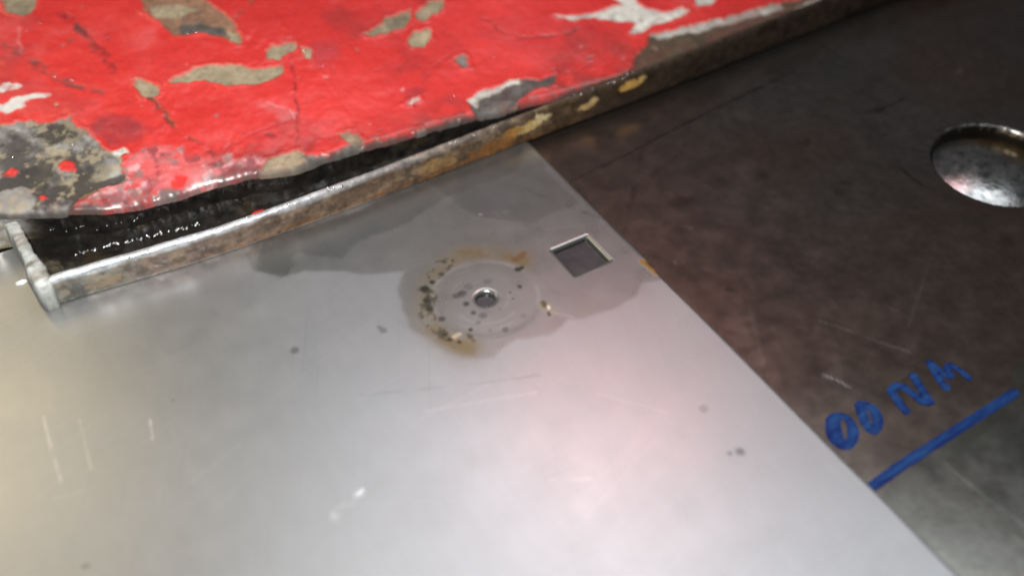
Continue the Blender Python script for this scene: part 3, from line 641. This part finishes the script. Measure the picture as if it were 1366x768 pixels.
# chips through to primer and steel
CH = [
    ([(-84.33, 177.46), (-74.31, 172.61), (-77.71, 167.34), (-82.46, 165.40), (-85.24, 170.57)], TAN * .75, .3, .5), ([(-45.31, 159.45), (-28.13, 151.14), (-26.28, 141.45), (-24.47, 132.00), (-23.59, 124.86), (-25.97, 121.50), (-28.81, 126.18), (-32.84, 131.07), (-39.08, 134.13), (-44.05, 136.57), (-44.49, 143.48), (-46.30, 149.48)], BROWN * 1.5, .45, .6),
    ([(-44.85, 152.22), (-35.55, 150.32), (-32.24, 144.35), (-39.94, 143.81), (-44.72, 146.99)], TAN, .2, .4), ([(-40.42, 139.80), (-34.44, 138.57), (-27.56, 131.82), (-27.98, 127.02), (-33.68, 131.48), (-39.91, 134.54)], DARK * 2, .3, .6), ([(-27.00, 130.71), (-24.07, 126.76), (-24.93, 122.22), (-28.25, 123.85)], TAN, .2, .4),
    ([(-21.11, 114.62), (-18.02, 117.17), (-10.38, 115.47), (-11.25, 111.79), (-14.34, 111.69), (-18.00, 109.07), (-21.27, 111.89)], TAN, .4, .3), ([(-10.27, 111.71), (-7.69, 108.40), (-9.60, 105.31), (-11.64, 107.52)], TAN * 1.1, .3, .3),
    ([(-52.01, 114.65), (-48.16, 116.19), (-43.93, 117.98), (-32.30, 113.78), (-26.75, 109.44), (-18.79, 106.67), (-20.06, 103.76), (-24.88, 102.27), (-31.70, 103.36), (-38.19, 105.08), (-43.16, 110.62), (-49.47, 112.62)], TAN * .92, .45, .3),
    ([(-60.52, 120.81), (-58.18, 118.87), (-55.07, 113.90), (-56.91, 110.68), (-61.25, 111.36), (-61.90, 115.43)], TAN * .95, .4, .3),
    ([(-104.63, 120.21), (-94.67, 118.00), (-87.26, 113.91), (-82.47, 113.99), (-81.90, 108.72), (-79.12, 101.70), (-77.13, 93.81), (-75.13, 90.76), (-76.88, 81.69), (-80.32, 81.51), (-88.17, 81.69), (-94.39, 77.36), (-104.11, 76.88), (-114.39, 82.22)], GREY, .5, .9),
    ([(-44.09, 67.85), (-37.76, 71.01), (-29.47, 70.91), (-28.70, 66.39), (-30.07, 62.34), (-39.79, 61.01), (-44.13, 64.55)], TAN * 1.05, .4, .4), ([(-29.09, 68.64), (-22.24, 65.15), (-13.19, 66.12), (-13.59, 62.83), (-23.93, 60.54), (-30.44, 61.52)], GREY * .75, .35, .8),
    ([(10.38, 110.27), (15.68, 112.35), (24.85, 114.37), (29.07, 114.52), (28.55, 110.38), (23.30, 108.19), (13.64, 108.25), (10.73, 108.83)], TAN * .7, .35, .5), ([(31.09, 113.09), (38.76, 116.96), (42.58, 115.11), (39.16, 110.94), (31.66, 108.43), (29.83, 110.19)], TAN * .85, .35, .4), ([(21.77, 100.05), (26.54, 104.47), (31.39, 103.80), (30.11, 98.89), (25.35, 96.62), (21.76, 97.98)], TAN * 1.05, .4, .4),
    ([(31.05, 87.21), (34.33, 87.23), (34.29, 82.35), (31.46, 82.14)], GREY, .25, .5), ([(24.44, 66.87), (30.28, 69.69), (34.95, 68.52), (40.92, 69.46), (44.17, 69.42), (49.90, 66.17), (56.12, 65.87), (51.95, 62.38), (45.42, 62.51), (40.28, 61.22), (36.45, 59.32), (32.09, 57.38), (23.86, 58.55), (23.99, 63.32)], GREY * .40, .45, .9),
    ([(24.77, 67.46), (30.62, 70.30), (37.50, 69.20), (43.75, 69.63), (43.67, 67.69), (35.07, 66.91), (29.90, 67.19), (25.81, 64.67)], WHITE * .9, .2, .3), ([(28.66, 63.23), (36.27, 61.70), (31.51, 57.29), (25.16, 59.00)], GREY * .7, .15, .6),
    ([(6.81, 60.97), (13.34, 62.75), (18.91, 62.15), (16.51, 59.69), (9.91, 58.32)], GREY * .35, .25, .6), ([(4.90, 63.02), (8.12, 62.47), (6.66, 60.68), (4.54, 61.40)], WHITE, .2, .3),
    ([(-16.09, 71.14), (-12.42, 70.71), (-10.98, 65.71), (-12.85, 63.85), (-15.39, 66.54)], TAN * .8, .25, .5),
    ([(70.53, 89.89), (82.49, 85.39), (89.09, 85.30), (94.16, 85.55), (94.67, 90.79), (100.25, 88.08), (100.58, 79.71), (103.77, 76.36), (111.26, 75.88), (112.56, 72.53), (103.19, 71.29), (98.38, 72.32), (91.76, 69.90), (87.28, 71.24), (92.92, 74.12), (90.67, 77.86), (83.64, 82.61), (70.80, 88.00)], WHITE, .3, .25),
    ([(119.72, 78.66), (127.99, 74.65), (121.86, 73.01), (117.84, 74.05)], WHITE * .8, .25, .3),
    ([(76.91, 55.52), (85.52, 61.93), (94.91, 68.35), (109.98, 65.33), (129.30, 63.92), (144.57, 62.44), (158.46, 60.84), (197.32, 58.58), (205.85, 44.65), (158.74, 51.41), (121.44, 50.14), (78.28, 50.03)], OLIVE * 1.1, .45, .5),
    ([(93.55, 68.15), (103.09, 66.94), (110.22, 65.65), (129.56, 64.25), (144.30, 62.11), (144.08, 59.46), (127.69, 61.10), (109.44, 62.96), (95.78, 65.34)], WHITE * .75, .2, .25), ([(131.81, 54.20), (139.36, 55.41), (147.40, 57.84), (159.09, 59.59), (160.44, 58.00), (149.14, 55.17), (140.16, 53.22), (132.42, 52.57)], WHITE * .9, .2, .25),
    ([(113.75, 54.35), (120.01, 54.29), (124.44, 53.85), (122.98, 52.83), (116.02, 53.24)], WHITE * .7, .1, .3), ([(-76.95, 93.04), (-73.05, 93.10), (-73.46, 90.58), (-76.79, 90.93)], WHITE * .9, .15, .3), ([(-90.33, 85.36), (-85.52, 84.83), (-82.92, 79.94), (-89.37, 79.14), (-92.55, 80.78)], BROWN * 1.6, .2, .6),
    ([(7.05, 74.84), (12.69, 75.81), (12.46, 74.40), (7.80, 73.34)], WHITE * .7 + RED * .2, .15, .2),
]
for poly, c, dp, mott in CH:
    sd = poly_sd(wx, wy, poly) + 0.35 * nf
    m = sstep(0.42, -0.42, sd)
    cc = np.asarray(c) * (1 + mott * 0.9 * nf + mott * 0.5 * fbm(x, y, 1.4, 5, 3))[:, None]
    cc = np.clip(cc, 0.01, 1)
    col = col * (1 - m[:, None]) + cc * m[:, None]
    dk = sstep(0.12, 0.5, fbm(x, y, 1.7, 511, 3)) * m * 0.55 * (0.4 + mott)
    col = mix(col, DARK * 2.2, np.clip(dk, 0, 1))
    rgh = rgh * (1 - m) + m * 0.72; dep = np.maximum(dep, dp * m)
    curl = np.maximum(curl, np.exp(-((sd - 0.75) / 0.55) ** 2) * np.clip(.45 + 1.2 * nm, 0, 1))
    # dark shadow line painted inside the chip's border, then a lighter primer lip
    dl = np.exp(-((sd + 0.45) / 0.28) ** 2) * 0.5 * np.clip(.5 + 1.4 * fbm(x, y, 4, 521, 3), 0, 1); col = mix(col, BROWN * .5, dl)
    bm = np.exp(-((sd - 0.1) / 0.3) ** 2) * 0.30 * np.clip(0.3 + 1.2 * nm, 0, 1)
    col = mix(col, TAN * 1.05, bm)
# dirt worked into the paint towards the front edge
dg = sstep(16, 0, dd + 7 * fbm(x, y, 12, 611, 4)) * np.clip(.55 + 1.2 * fbm(x, y, 5, 621, 4), 0, 1) * np.interp(x, [-110, -85, -60, -45, 500], [.8, .35, .12, .6, .65])
col = mix(col, np.array([.12, .028, .024]), dg)
# pin-prick chips and specks scattered over the old paint
rs = np.random.RandomState(31)
for k in range(150):
    cx_, cy_ = rs.uniform(-110, 120), rs.uniform(58, 165); rr = rs.gamma(2.0, .28)
    if rr > 1.9: continue
    q = np.hypot((wx - cx_) * rs.uniform(.6, 1.2), wy - cy_)
    m = sstep(rr, rr * .35, q) * rs.uniform(.35, .95)
    c = [TAN, GREY, DARK * 2, MAROON, PINK, MAROON][rs.randint(6)]
    col = mix(col, c, m); dep = np.maximum(dep, .2 * m)
# the big mottled scar at the left corner
scar = sstep(0.3, -0.3, poly_sd(wx, wy, CH[9][0]))
for cxy, c, a in [([(-99.46, 108.24, 8.00), (-97.46, 100.48, 9.00), (-101.98, 102.79, 7.00)], DARK * 1.6, .9), ([(-86.21, 110.19, 5.00), (-83.87, 107.25, 6.00), (-88.98, 108.09, 4.00)], TAN * .7, .8), ([(-88.54, 100.98, 4.00), (-92.94, 98.17, 4.50), (-96.40, 93.34, 4.50), (-98.46, 91.15, 4.00)], TAN * 1.15, .85), ([(-83.85, 96.90, 4.00), (-82.01, 92.59, 6.00), (-86.55, 91.58, 4.00), (-93.07, 90.65, 4.00), (-95.97, 89.87, 3.00)], DARK * 1.7, .85),
                  ([(-85.63, 87.82, 6.00), (-80.66, 86.91, 5.00), (-90.51, 85.46, 6.00)], TAN * .65, .8), ([(-79.03, 85.42, 4.00), (-76.92, 86.65, 3.00)], GREY * 1.9, .7), ([(-105.68, 86.93, 7.00), (-105.58, 93.21, 5.00), (-102.60, 82.23, 6.00)], GREY * 1.5, .7)]:
    for px_, py_, rr in cxy:
        m = sstep(rr, rr * 0.3, np.hypot(wx - px_, (wy - py_)) + 2.0 * nf) * a * scar
        col = mix(col, c, m)
sp_ = fbm(x, y, 8.5, 701, 5); col = mix(col, DARK * .8, scar * sstep(-.08, .18, sp_) * .9); col = mix(col, TAN * 1.0, scar * sstep(.18, .45, fbm(x, y, 3.2, 711, 4)) * .7)
z = z - scar * .5 * sp_
for px_, py_, rr in [(-89.11, 95.55, 2.60), (-103.90, 99.47, 2.40), (-89.19, 94.59, 2.00), (-63.45, 74.80, 2.60), (-65.21, 74.72, 1.60), (155.90, 55.55, 1.60), (-97.70, 85.33, 1.40)]:
    m = sstep(rr, rr * 0.6, np.hypot(wx - px_, wy - py_)); col = mix(col, RED, m); rgh = rgh * (1 - m) + .3 * m; dep = dep * (1 - m)
# white glare streaks painted into the red top's colour
for pts, w_ in [([(-101.06, 125.88), (-97.34, 125.45), (-93.51, 126.08)], 2.6), ([(-93.99, 126.68), (-90.21, 126.26), (-85.53, 125.02)], 1.5), ([(-99.12, 133.31), (-94.96, 132.71), (-92.48, 132.22)], 1.6)]:
    m = sstep(w_, w_ * .55, line_d(wx, wy, pts)); col = mix(col, np.array([.62, .60, .56]), m * np.clip(.8 + .9 * nf, .2, 1))
# bare oily edge along the slot and rusty seam further right
m = sstep(1.6, 0.3, dd + 1.6 * nm + 0.5 * nf) * np.interp(x, [-95, -80, -45, -30, 500], [1, .35, .35, .9, .9])
col = mix(col, np.where((x < 62)[:, None], DARK * 1.3, OLIVE * .8), m)
# relief: paint layer thickness, slow lumps, rounded front edge
z = z - dep * 1.1 + 0.38 * curl * (dep < .1) + 0.35 * nm * sstep(0, 8, dd) * np.where(x < -10, 1.4, 0.6) + 0.9 * vnoise(x, y, 45, 44) * sstep(0, 20, dd) + 0.06 * nf
rw = 2.4 + 7.0 * np.exp(-((x + 66) / 15) ** 2); rd = 2.0 + 2.3 * np.exp(-((x + 66) / 15) ** 2)
z = z - rd * (1 - np.sqrt(np.clip(1 - (1 - np.clip(dd / rw, 0, 1)) ** 2, 0, 1)))
wet = np.exp(-((x + 66) / 20) ** 2) * sstep(16, 6, dd); rgh = rgh * (1 - wet) + (.30 + .12 * nf) * wet; z = z + wet * .5 * fbm(x, y, 4.2, 831, 4)
V = np.stack([x, y, z], 1)
i, j = np.meshgrid(np.arange(nx - 1), np.arange(ny - 1), indexing='ij'); i = i.ravel(); j = j.ravel()
Fq = np.stack([i * ny + j, (i + 1) * ny + j, (i + 1) * ny + j + 1, i * ny + j + 1], 1)
top = mesh_obj('painted_top', V, Fq, M_paint, tool, {'col': np.clip(col, .004, 1), 'rgh': np.clip(rgh, .06, 1), 'met': met})
top['label'] = 'red paint chipped down to tan primer and grey steel'
zedge = V.reshape(nx, ny, 3)[:, 0, 2].copy(); xe = xs.copy(); ye = V.reshape(nx, ny, 3)[:, 0, 1].copy()

# front wall of the block, down to the sheet; back wall and ends close it
rows = np.linspace(0, 1, 14)
W = []
for t in rows:
    zz = zedge * (1 - t) + 1.55 * t
    W.append(np.stack([xe, ye + 0.0 * xe + 0.5 * fbm(xe, zz, 4, 71, 3) * (t > 0) * np.where(xe < 45, 1, 0), zz], 1))
W = np.array(W); nr = len(rows); n = len(xe)
i, j = np.meshgrid(np.arange(nr - 1), np.arange(n - 1), indexing='ij'); i = i.ravel(); j = j.ravel()
Fq = np.stack([i * n + j, (i + 1) * n + j, (i + 1) * n + j + 1, i * n + j + 1], 1)
V = W.reshape(-1, 3); x, y, z = V.T
nw = fbm(x, z * 1.5, 5, 33, 4)
col = np.tile(DARK * 0.35, (len(V), 1)) * (1 + 0.7 * nw)[:, None]
m = sstep(-100, -110, x + 4 * nw); cw = mix(np.tile(GREY * 1.6, (len(V), 1)), TAN * .8, sstep(0, .4, nw)); col = col * (1 - m[:, None]) + cw * m[:, None]
m = sstep(0.25, 0.6, nw) * 0.5 * sstep(-110, -90, x); col = mix(col, np.array([.045, .03, .013]), m)
wallo = mesh_obj('front_wall', V, Fq, M_chan, tool, {'col': np.clip(col, .003, 1), 'rgh': np.clip(.30 + .12 * nw, .1, 1), 'met': np.full(len(V), .2)})
tx = V.reshape(nr, n, 3)
yb = float(YR(np.array([0.0]))[0] + 300)
def quad_strip(name, P0, P1, mat, c, rough=.5, metv=.1):
    P0 = np.asarray(P0, float); P1 = np.asarray(P1, float); k = len(P0)
    V = np.vstack([P0, P1]); a = np.arange(k - 1)
    Fq = np.stack([a, a + 1, k + a + 1, k + a], 1)
    return mesh_obj(name, V, Fq, mat, tool, {'col': np.tile(np.asarray(c), (2 * k, 1)), 'rgh': np.full(2 * k, rough), 'met': np.full(2 * k, metv)})
G = np.stack([X, YR(X.ravel()).reshape(X.shape) + Dm, top_z if False else np.zeros_like(X)], 2)
tv = np.empty(nx * ny * 3, np.float32); top.data.vertices.foreach_get('co', tv); tv = tv.reshape(nx, ny, 3) / MM
for nm_, edge in (('end_wall', tv[0]), ('end_wall', tv[-1]), ('back_wall', tv[:, -1])):
    lo = edge.copy(); lo[:, 2] = 1.55
    quad_strip(nm_, edge, lo, M_chan, RED * .6)

# slot floor between the lip and the block
xf = np.arange(XL + 1.0, 56.0, 0.8); m_ = 14
Vf = []
for t in np.linspace(0, 1, m_):
    yy = (YF(xf) + LT - 0.4) * (1 - t) + (YR(xf) + 0.7) * t
    Vf.append(np.stack([xf, yy, 3.0 + 0.35 * fbm(xf, yy, 4, 81, 3) + 1.1 * np.clip((t - .8) / .2, 0, 1)], 1))
Vf = np.array(Vf); n = len(xf)
i, j = np.meshgrid(np.arange(m_ - 1), np.arange(n - 1), indexing='ij'); i = i.ravel(); j = j.ravel()
Fq = np.stack([i * n + j, i * n + j + 1, (i + 1) * n + j + 1, (i + 1) * n + j], 1)
V = Vf.reshape(-1, 3); x, y, z = V.T; nw = fbm(x, y, 5, 37, 4)
col = np.tile(DARK * .3, (len(V), 1)) * (1 + .7 * nw)[:, None]
col = mix(col, np.array([.05, .033, .014]), sstep(.15, .5, fbm(x, y, 9, 39, 3)) * .5)
mesh_obj('slot_floor', V, Fq, M_chan, tool, {'col': np.clip(col, .003, 1), 'rgh': np.clip(.22 + .12 * nw, .08, 1), 'met': np.full(len(V), .2)})

# rusty lip: a bar with worn, rounded edges, lofted along its length
xl = axis([(XL, 185, 0.45), (185, 480, 8)])
prof = [(LT, 0.0), (0.25, 0.0), (0.05, 0.25)] + [(0.0, v) for v in np.linspace(0.7, 7.3, 14)] + [(0.12, 8.0), (0.36, 8.55), (0.75, 8.9), (1.2, 9.08), (1.6, 9.06), (1.95, 8.9), (2.15, 8.6), (LT, 8.1), (LT, 4.0), (LT, 1.2)]
prof = np.array(prof); kp = len(prof); n = len(xl)
Xp = np.repeat(xl, kp); yo = np.tile(prof[:, 0], n); zo = np.tile(prof[:, 1], n)
lipn = fbm(Xp, zo + yo * 2, 4.5, 51, 4)
front = (yo < 0.3).astype(float)
yy = YF(Xp) + yo - front * 0.30 * lipn * sstep(0, 1.5, zo)
hs = np.interp(Xp, [XL, XL + 6, -60, 40, 80, 500], [.90, 1.0, .96, 1.10, 1.18, 1.16])
zz = 1.55 + zo * hs + np.where(zo > 8, 0.28 * fbm(Xp, Xp * 0, 6, 53, 4), 0)
# rounded left end
en = np.clip((Xp - XL) / 3.5, 0, 1); yy = yy + (1 - np.sqrt(np.clip(1 - (1 - en) ** 2, 0, 1))) * 0.7 * front
V = np.stack([Xp, yy, zz], 1)
i, j = np.meshgrid(np.arange(n - 1), np.arange(kp - 1), indexing='ij'); i = i.ravel(); j = j.ravel()
Fq = np.stack([i * kp + j, i * kp + j + 1, (i + 1) * kp + j + 1, (i + 1) * kp + j], 1)[:, ::-1].copy()
Fq = np.vstack([Fq, np.stack([np.full(kp - 3, 0), np.arange(1, kp - 2), np.arange(2, kp - 1), np.arange(2, kp - 1)], 1)])
nl = fbm(Xp, zo * 1.6, 9, 57, 4); ns = fbm(Xp, zo * 1.3 + yo, 2.6, 58, 4)
base_l = np.stack([np.interp(Xp, [-108, -88, -80, -50, -20, 30, 60, 90, 200], v) for v in
                   ([.19, .19, .21, .19, .16, .10, .060, .038, .026], [.180, .178, .158, .136, .106, .062, .038, .025, .017], [.155, .150, .132, .103, .070, .033, .022, .015, .010])], 1)
col = base_l * (1 + .5 * nl + .5 * ns)[:, None]
col = mix(col, np.array([.27, .20, .125]), sstep(.05, .45, ns + .5 * nl) * np.interp(Xp, [-108, -70, 0, 40, 60], [.3, .5, .6, .35, 0]))
col = mix(col, np.array([.24, .085, .018]), sstep(3.4, .8, zo + 1.6 * nl) * np.interp(Xp, [-75, -55, 30, 60], [0, .7, .7, 0]) * np.clip(.6 + ns, 0, 1))
col = mix(col, np.array([.05, .035, .025]), sstep(.05, .35, fbm(Xp, zo * 1.5, 3.4, 91, 4)) * .6)
met = np.full(len(V), .25); rgh = .5 + .1 * ns
wr = sstep(6.9, 8.2, zo + 1.1 * nl) * (yo < 2.0) * np.interp(Xp, [-108, -70, -35, -10, 40], [1, 1, .75, .25, 0])
col = mix(col, np.array([.62, .66, .70]), wr * np.clip(.85 + .5 * ns, 0, 1)); met = met * (1 - wr) + .6 * wr; rgh = rgh * (1 - wr) + .42 * wr
wr2 = sstep(.9, .2, zo) * (yo < 1) * np.interp(Xp, [-100, -90, -20, 0], [0, .7, .6, 0]); col = mix(col, np.array([.50, .47, .42]), wr2)
for cx_, cz_, rx_, rz_, c in [(36, 5.0, 7.5, 2.0, (.50, .36, .15)), (42, 6.2, 3.0, 1.7, (.62, .50, .28)), (30, 5.0, 6, 1.8, (.34, .16, .035)), (24, 3.0, 9, 2.8, (.20, .085, .022)), (58, 4.6, 4.2, 1.1, (.48, .33, .14)), (61, 5.8, 2.2, 1.0, (.58, .42, .2)), (75.5, 6.2, 4.6, 1.3, (.58, .34, .09)), (79, 6.8, 2, .8, (.6, .4, .14)), (-100, 2.5, 4.5, 2.8, (.07, .07, .06)), (-92, 3, 5, 2, (.27, .20, .13)), (5, 4, 7, 2.4, (.25, .15, .06))]:
    q = ((Xp - cx_) / rx_) ** 2 + ((zo - cz_) / rz_) ** 2 + 1.3 * ns + .5 * nl
    m = sstep(1.0, .55, q) * front; col = mix(col, np.array(c), m * .9); met = met * (1 - m)
lip = mesh_obj('rusty_lip', V, Fq, M_rust, tool, {'col': np.clip(col, .006, 1), 'rgh': np.clip(rgh, .1, 1), 'met': met})
lip['label'] = 'rusty bar edge with worn bright top at its left end'

# end cheek closing the slot at the left: a worn grey strip from the lip back to the block
yk = np.concatenate([54.7 + 3.2 * (1 - np.cos(np.linspace(0.12, math.pi / 2, 14))), np.linspace(58.3, 83.5, 56)]); n1 = len(yk)
pf = [(-2.3, 0), (-2.35, 5), (-2.25, 8.0), (-1.95, 8.5), (-.7, 8.7), (.8, 8.6), (1.3, 8.2), (1.5, 5), (1.5, 0)]
kp = len(pf); V = []
for q, yy_ in enumerate(yk):
    wsc = np.interp(yy_, [57, 62, 66, 70, 84], [1.25, 1.3, 1.05, .8, 1.0]) * (0.25 + 0.75 * math.sqrt(max(0, 1 - (1 - min(1, (yy_ - 54.7) / 3.2)) ** 2)))
    x0 = np.interp(yy_, [57, 84], [XL + 2.1, XL + 0.4])
    if q == 0: wsc = 0.02
    for a_, b_ in pf:
        if q == 0: b_ = b_ * 0.04
        V.append((x0 + a_ * wsc, yy_, 1.55 + b_ * np.interp(yy_, [54.7, 55.0, 55.8, 57.9, 62, 84], [.55, .72, .92, 1.05, 1.10, 1.05])))
V = np.array(V); nn = fbm(V[:, 1] * 1.0 + V[:, 0], V[:, 2], 3.2, 63, 4)
V[:, 0] += .7 * nn * sstep(1.5, 4, V[:, 2]) * sstep(54.7, 57, V[:, 1]); V[:, 2] += .4 * nn * (V[:, 2] > 6)
i, j = np.meshgrid(np.arange(n1 - 1), np.arange(kp - 1), indexing='ij'); i = i.ravel(); j = j.ravel()
Fq = np.stack([i * kp + j, (i + 1) * kp + j, (i + 1) * kp + j + 1, i * kp + j + 1], 1)
col = np.tile(np.array([.40, .42, .40]), (len(V), 1)) * (1 + .5 * nn)[:, None]
col = mix(col, np.array([.10, .10, .085]), sstep(.15, .5, fbm(V[:, 1], V[:, 2] + V[:, 0], 5, 65, 3)) * .8)
col = mix(col, np.array([.16, .12, .085]), sstep(.0, .35, fbm(V[:, 1], V[:, 2], 3, 67, 3)) * .6)
mesh_obj('end_cheek', V, Fq, M_rust, tool, {'col': np.clip(col, .01, 1), 'rgh': np.full(len(V), .62), 'met': np.full(len(V), .1)})['label'] = 'worn pale grey end strip'


# flecks of red paint lying in the slot
def blob(cx_, cy_, cz_, rx_, ry_, rz_, seed, seg=10, rings_=5):
    V = []; F = []; rs = np.random.RandomState(seed); rad = 1 + .3 * rs.uniform(-1, 1, seg)
    for k in range(rings_):
        a = k / (rings_ - 1) * math.pi / 2
        for s in range(seg):
            b = 2 * math.pi * s / seg
            V.append((cx_ + rx_ * rad[s] * math.cos(b) * math.cos(a), cy_ + ry_ * rad[s] * math.sin(b) * math.cos(a), cz_ + rz_ * math.sin(a)))
    for k in range(rings_ - 1):
        for s in range(seg):
            F.append((k * seg + s, k * seg + (s + 1) % seg, (k + 1) * seg + (s + 1) % seg, (k + 1) * seg + s))
    return V, F


for k, (fx, fy, fz, rx_, ry_) in enumerate([(-66.5, 57.2, 3.3, 1.9, 1.2), (-47.0, 61.2, 3.4, 2.0, 1.3), (-36, 58.6, 3.3, .9, .8), (-28.0, 57.8, 3.3, 1.4, .9)]):
    Vb, Fb = blob(fx, fy, fz - .2, rx_, ry_, .8, 100 + k)
    mesh_obj('paint_fleck', np.array(Vb), Fb, M_fleck, tool)

# bright metal beads added as oil glints on the lip, slot and painted top
VV = []; FF = []; rs = np.random.RandomState(8)
def add_bead(px_, py_, pz_, rr):
    Vb, Fb = blob(px_, py_, pz_, rr, rr, rr * .8, rs.randint(1e6), 8, 4)
    b = len(VV); VV.extend(Vb); FF.extend([tuple(b + q for q in f) for f in Fb])
for t in np.linspace(0, 1, 60):
    if rs.rand() < .85:
        xx = -97 + 34 * t + rs.normal(0, .5); add_bead(xx, YF(xx) + LT + 13.6 - 2.4 * t + rs.normal(0, .25), 3.15 + rs.uniform(-.1, .3), rs.uniform(.22, .55))
for t in np.linspace(0, 1, 12):
    xx = -100 + 22 * t + rs.normal(0, .8); add_bead(xx, float(YR(np.array([xx]))[0]) - .2, 6.5 + rs.normal(0, .5), rs.uniform(.2, .4))
for xx in rs.uniform(-60, 10, 14):
    add_bead(xx, YF(xx) + LT + .8 + abs(rs.normal(0, 1.2)), 3.2, rs.uniform(.2, .4))
for xx in list(rs.uniform(-85, 78, 34)) + [-52.5, -51.6, -29, -28, -27.2, 10, 12, 18]:
    add_bead(xx, YF(xx) + rs.uniform(.3, 1.7), 1.55 + 9.0 * float(np.interp(xx, [-60, 40, 80], [.96, 1.10, 1.18])) - .05, rs.uniform(.2, .42))
tz = tv.reshape(-1, 3)
for px_, py_ in list([(-36.62, 135.42), (-36.05, 134.31), (-38.82, 134.83), (-30.76, 130.04), (-79.82, 133.10), (-77.11, 128.69), (-81.29, 132.69), (-71.45, 119.46), (-74.82, 92.98), (-73.69, 93.77), (-77.97, 159.85), (-82.66, 157.17), (-2.32, 107.79), (-7.65, 100.75), (20.53, 71.12), (22.42, 71.70), (8.98, 74.63), (32.68, 84.77), (42.55, 81.93), (-10.24, 110.07), (-62.64, 108.01), (-101.18, 105.73), (-94.10, 112.43), (-91.72, 95.22), (-85.87, 83.72), (-85.24, 102.73), (-79.77, 83.17), (45.12, 67.36)]) + [(rs.uniform(-105, 70), rs.uniform(62, 120)) for _ in range(2)]:
    k = np.argmin((tz[:, 0] - px_) ** 2 + (tz[:, 1] - py_) ** 2); add_bead(px_, py_, tz[k, 2] - .1, rs.uniform(.18, .36))
o = mesh_obj('glint_beads', np.array(VV), FF, M_glint, tool); o['kind'] = 'stuff'

# beads of oil on the sheet beside the washer mark, one object each
for k, (p, rr) in enumerate(zip([(-25.53, -1.23), (-23.32, -10.42), (-24.95, -4.64)], (.55, .6, .35))):
    Vb, Fb = blob(p[0], p[1], ZS - .25, rr, rr, rr * .7, 300 + k, 12, 5)
    o = mesh_obj('oil_drop', np.array(Vb), Fb, M_drop)
    tag(o, ['clear oil drop on the left rim of the tan ring', 'clear oil drop at the bottom of the tan ring', 'smallest oil drop between two others on the tan ring'][k], 'oil drop'); o['group'] = 'oil drops on the sheet'
# a white crumb by the lip's left corner
p = [(-111.80, 69.50)][0]
Vb, Fb = blob(p[0], p[1], ZS - .1, 1.5, .9, .8, 77, 12, 5)
tag(mesh_obj('paint_crumb', np.array(Vb), Fb, M_white), 'white crumb of paint on the sheet beside the lip corner', 'paint crumb')
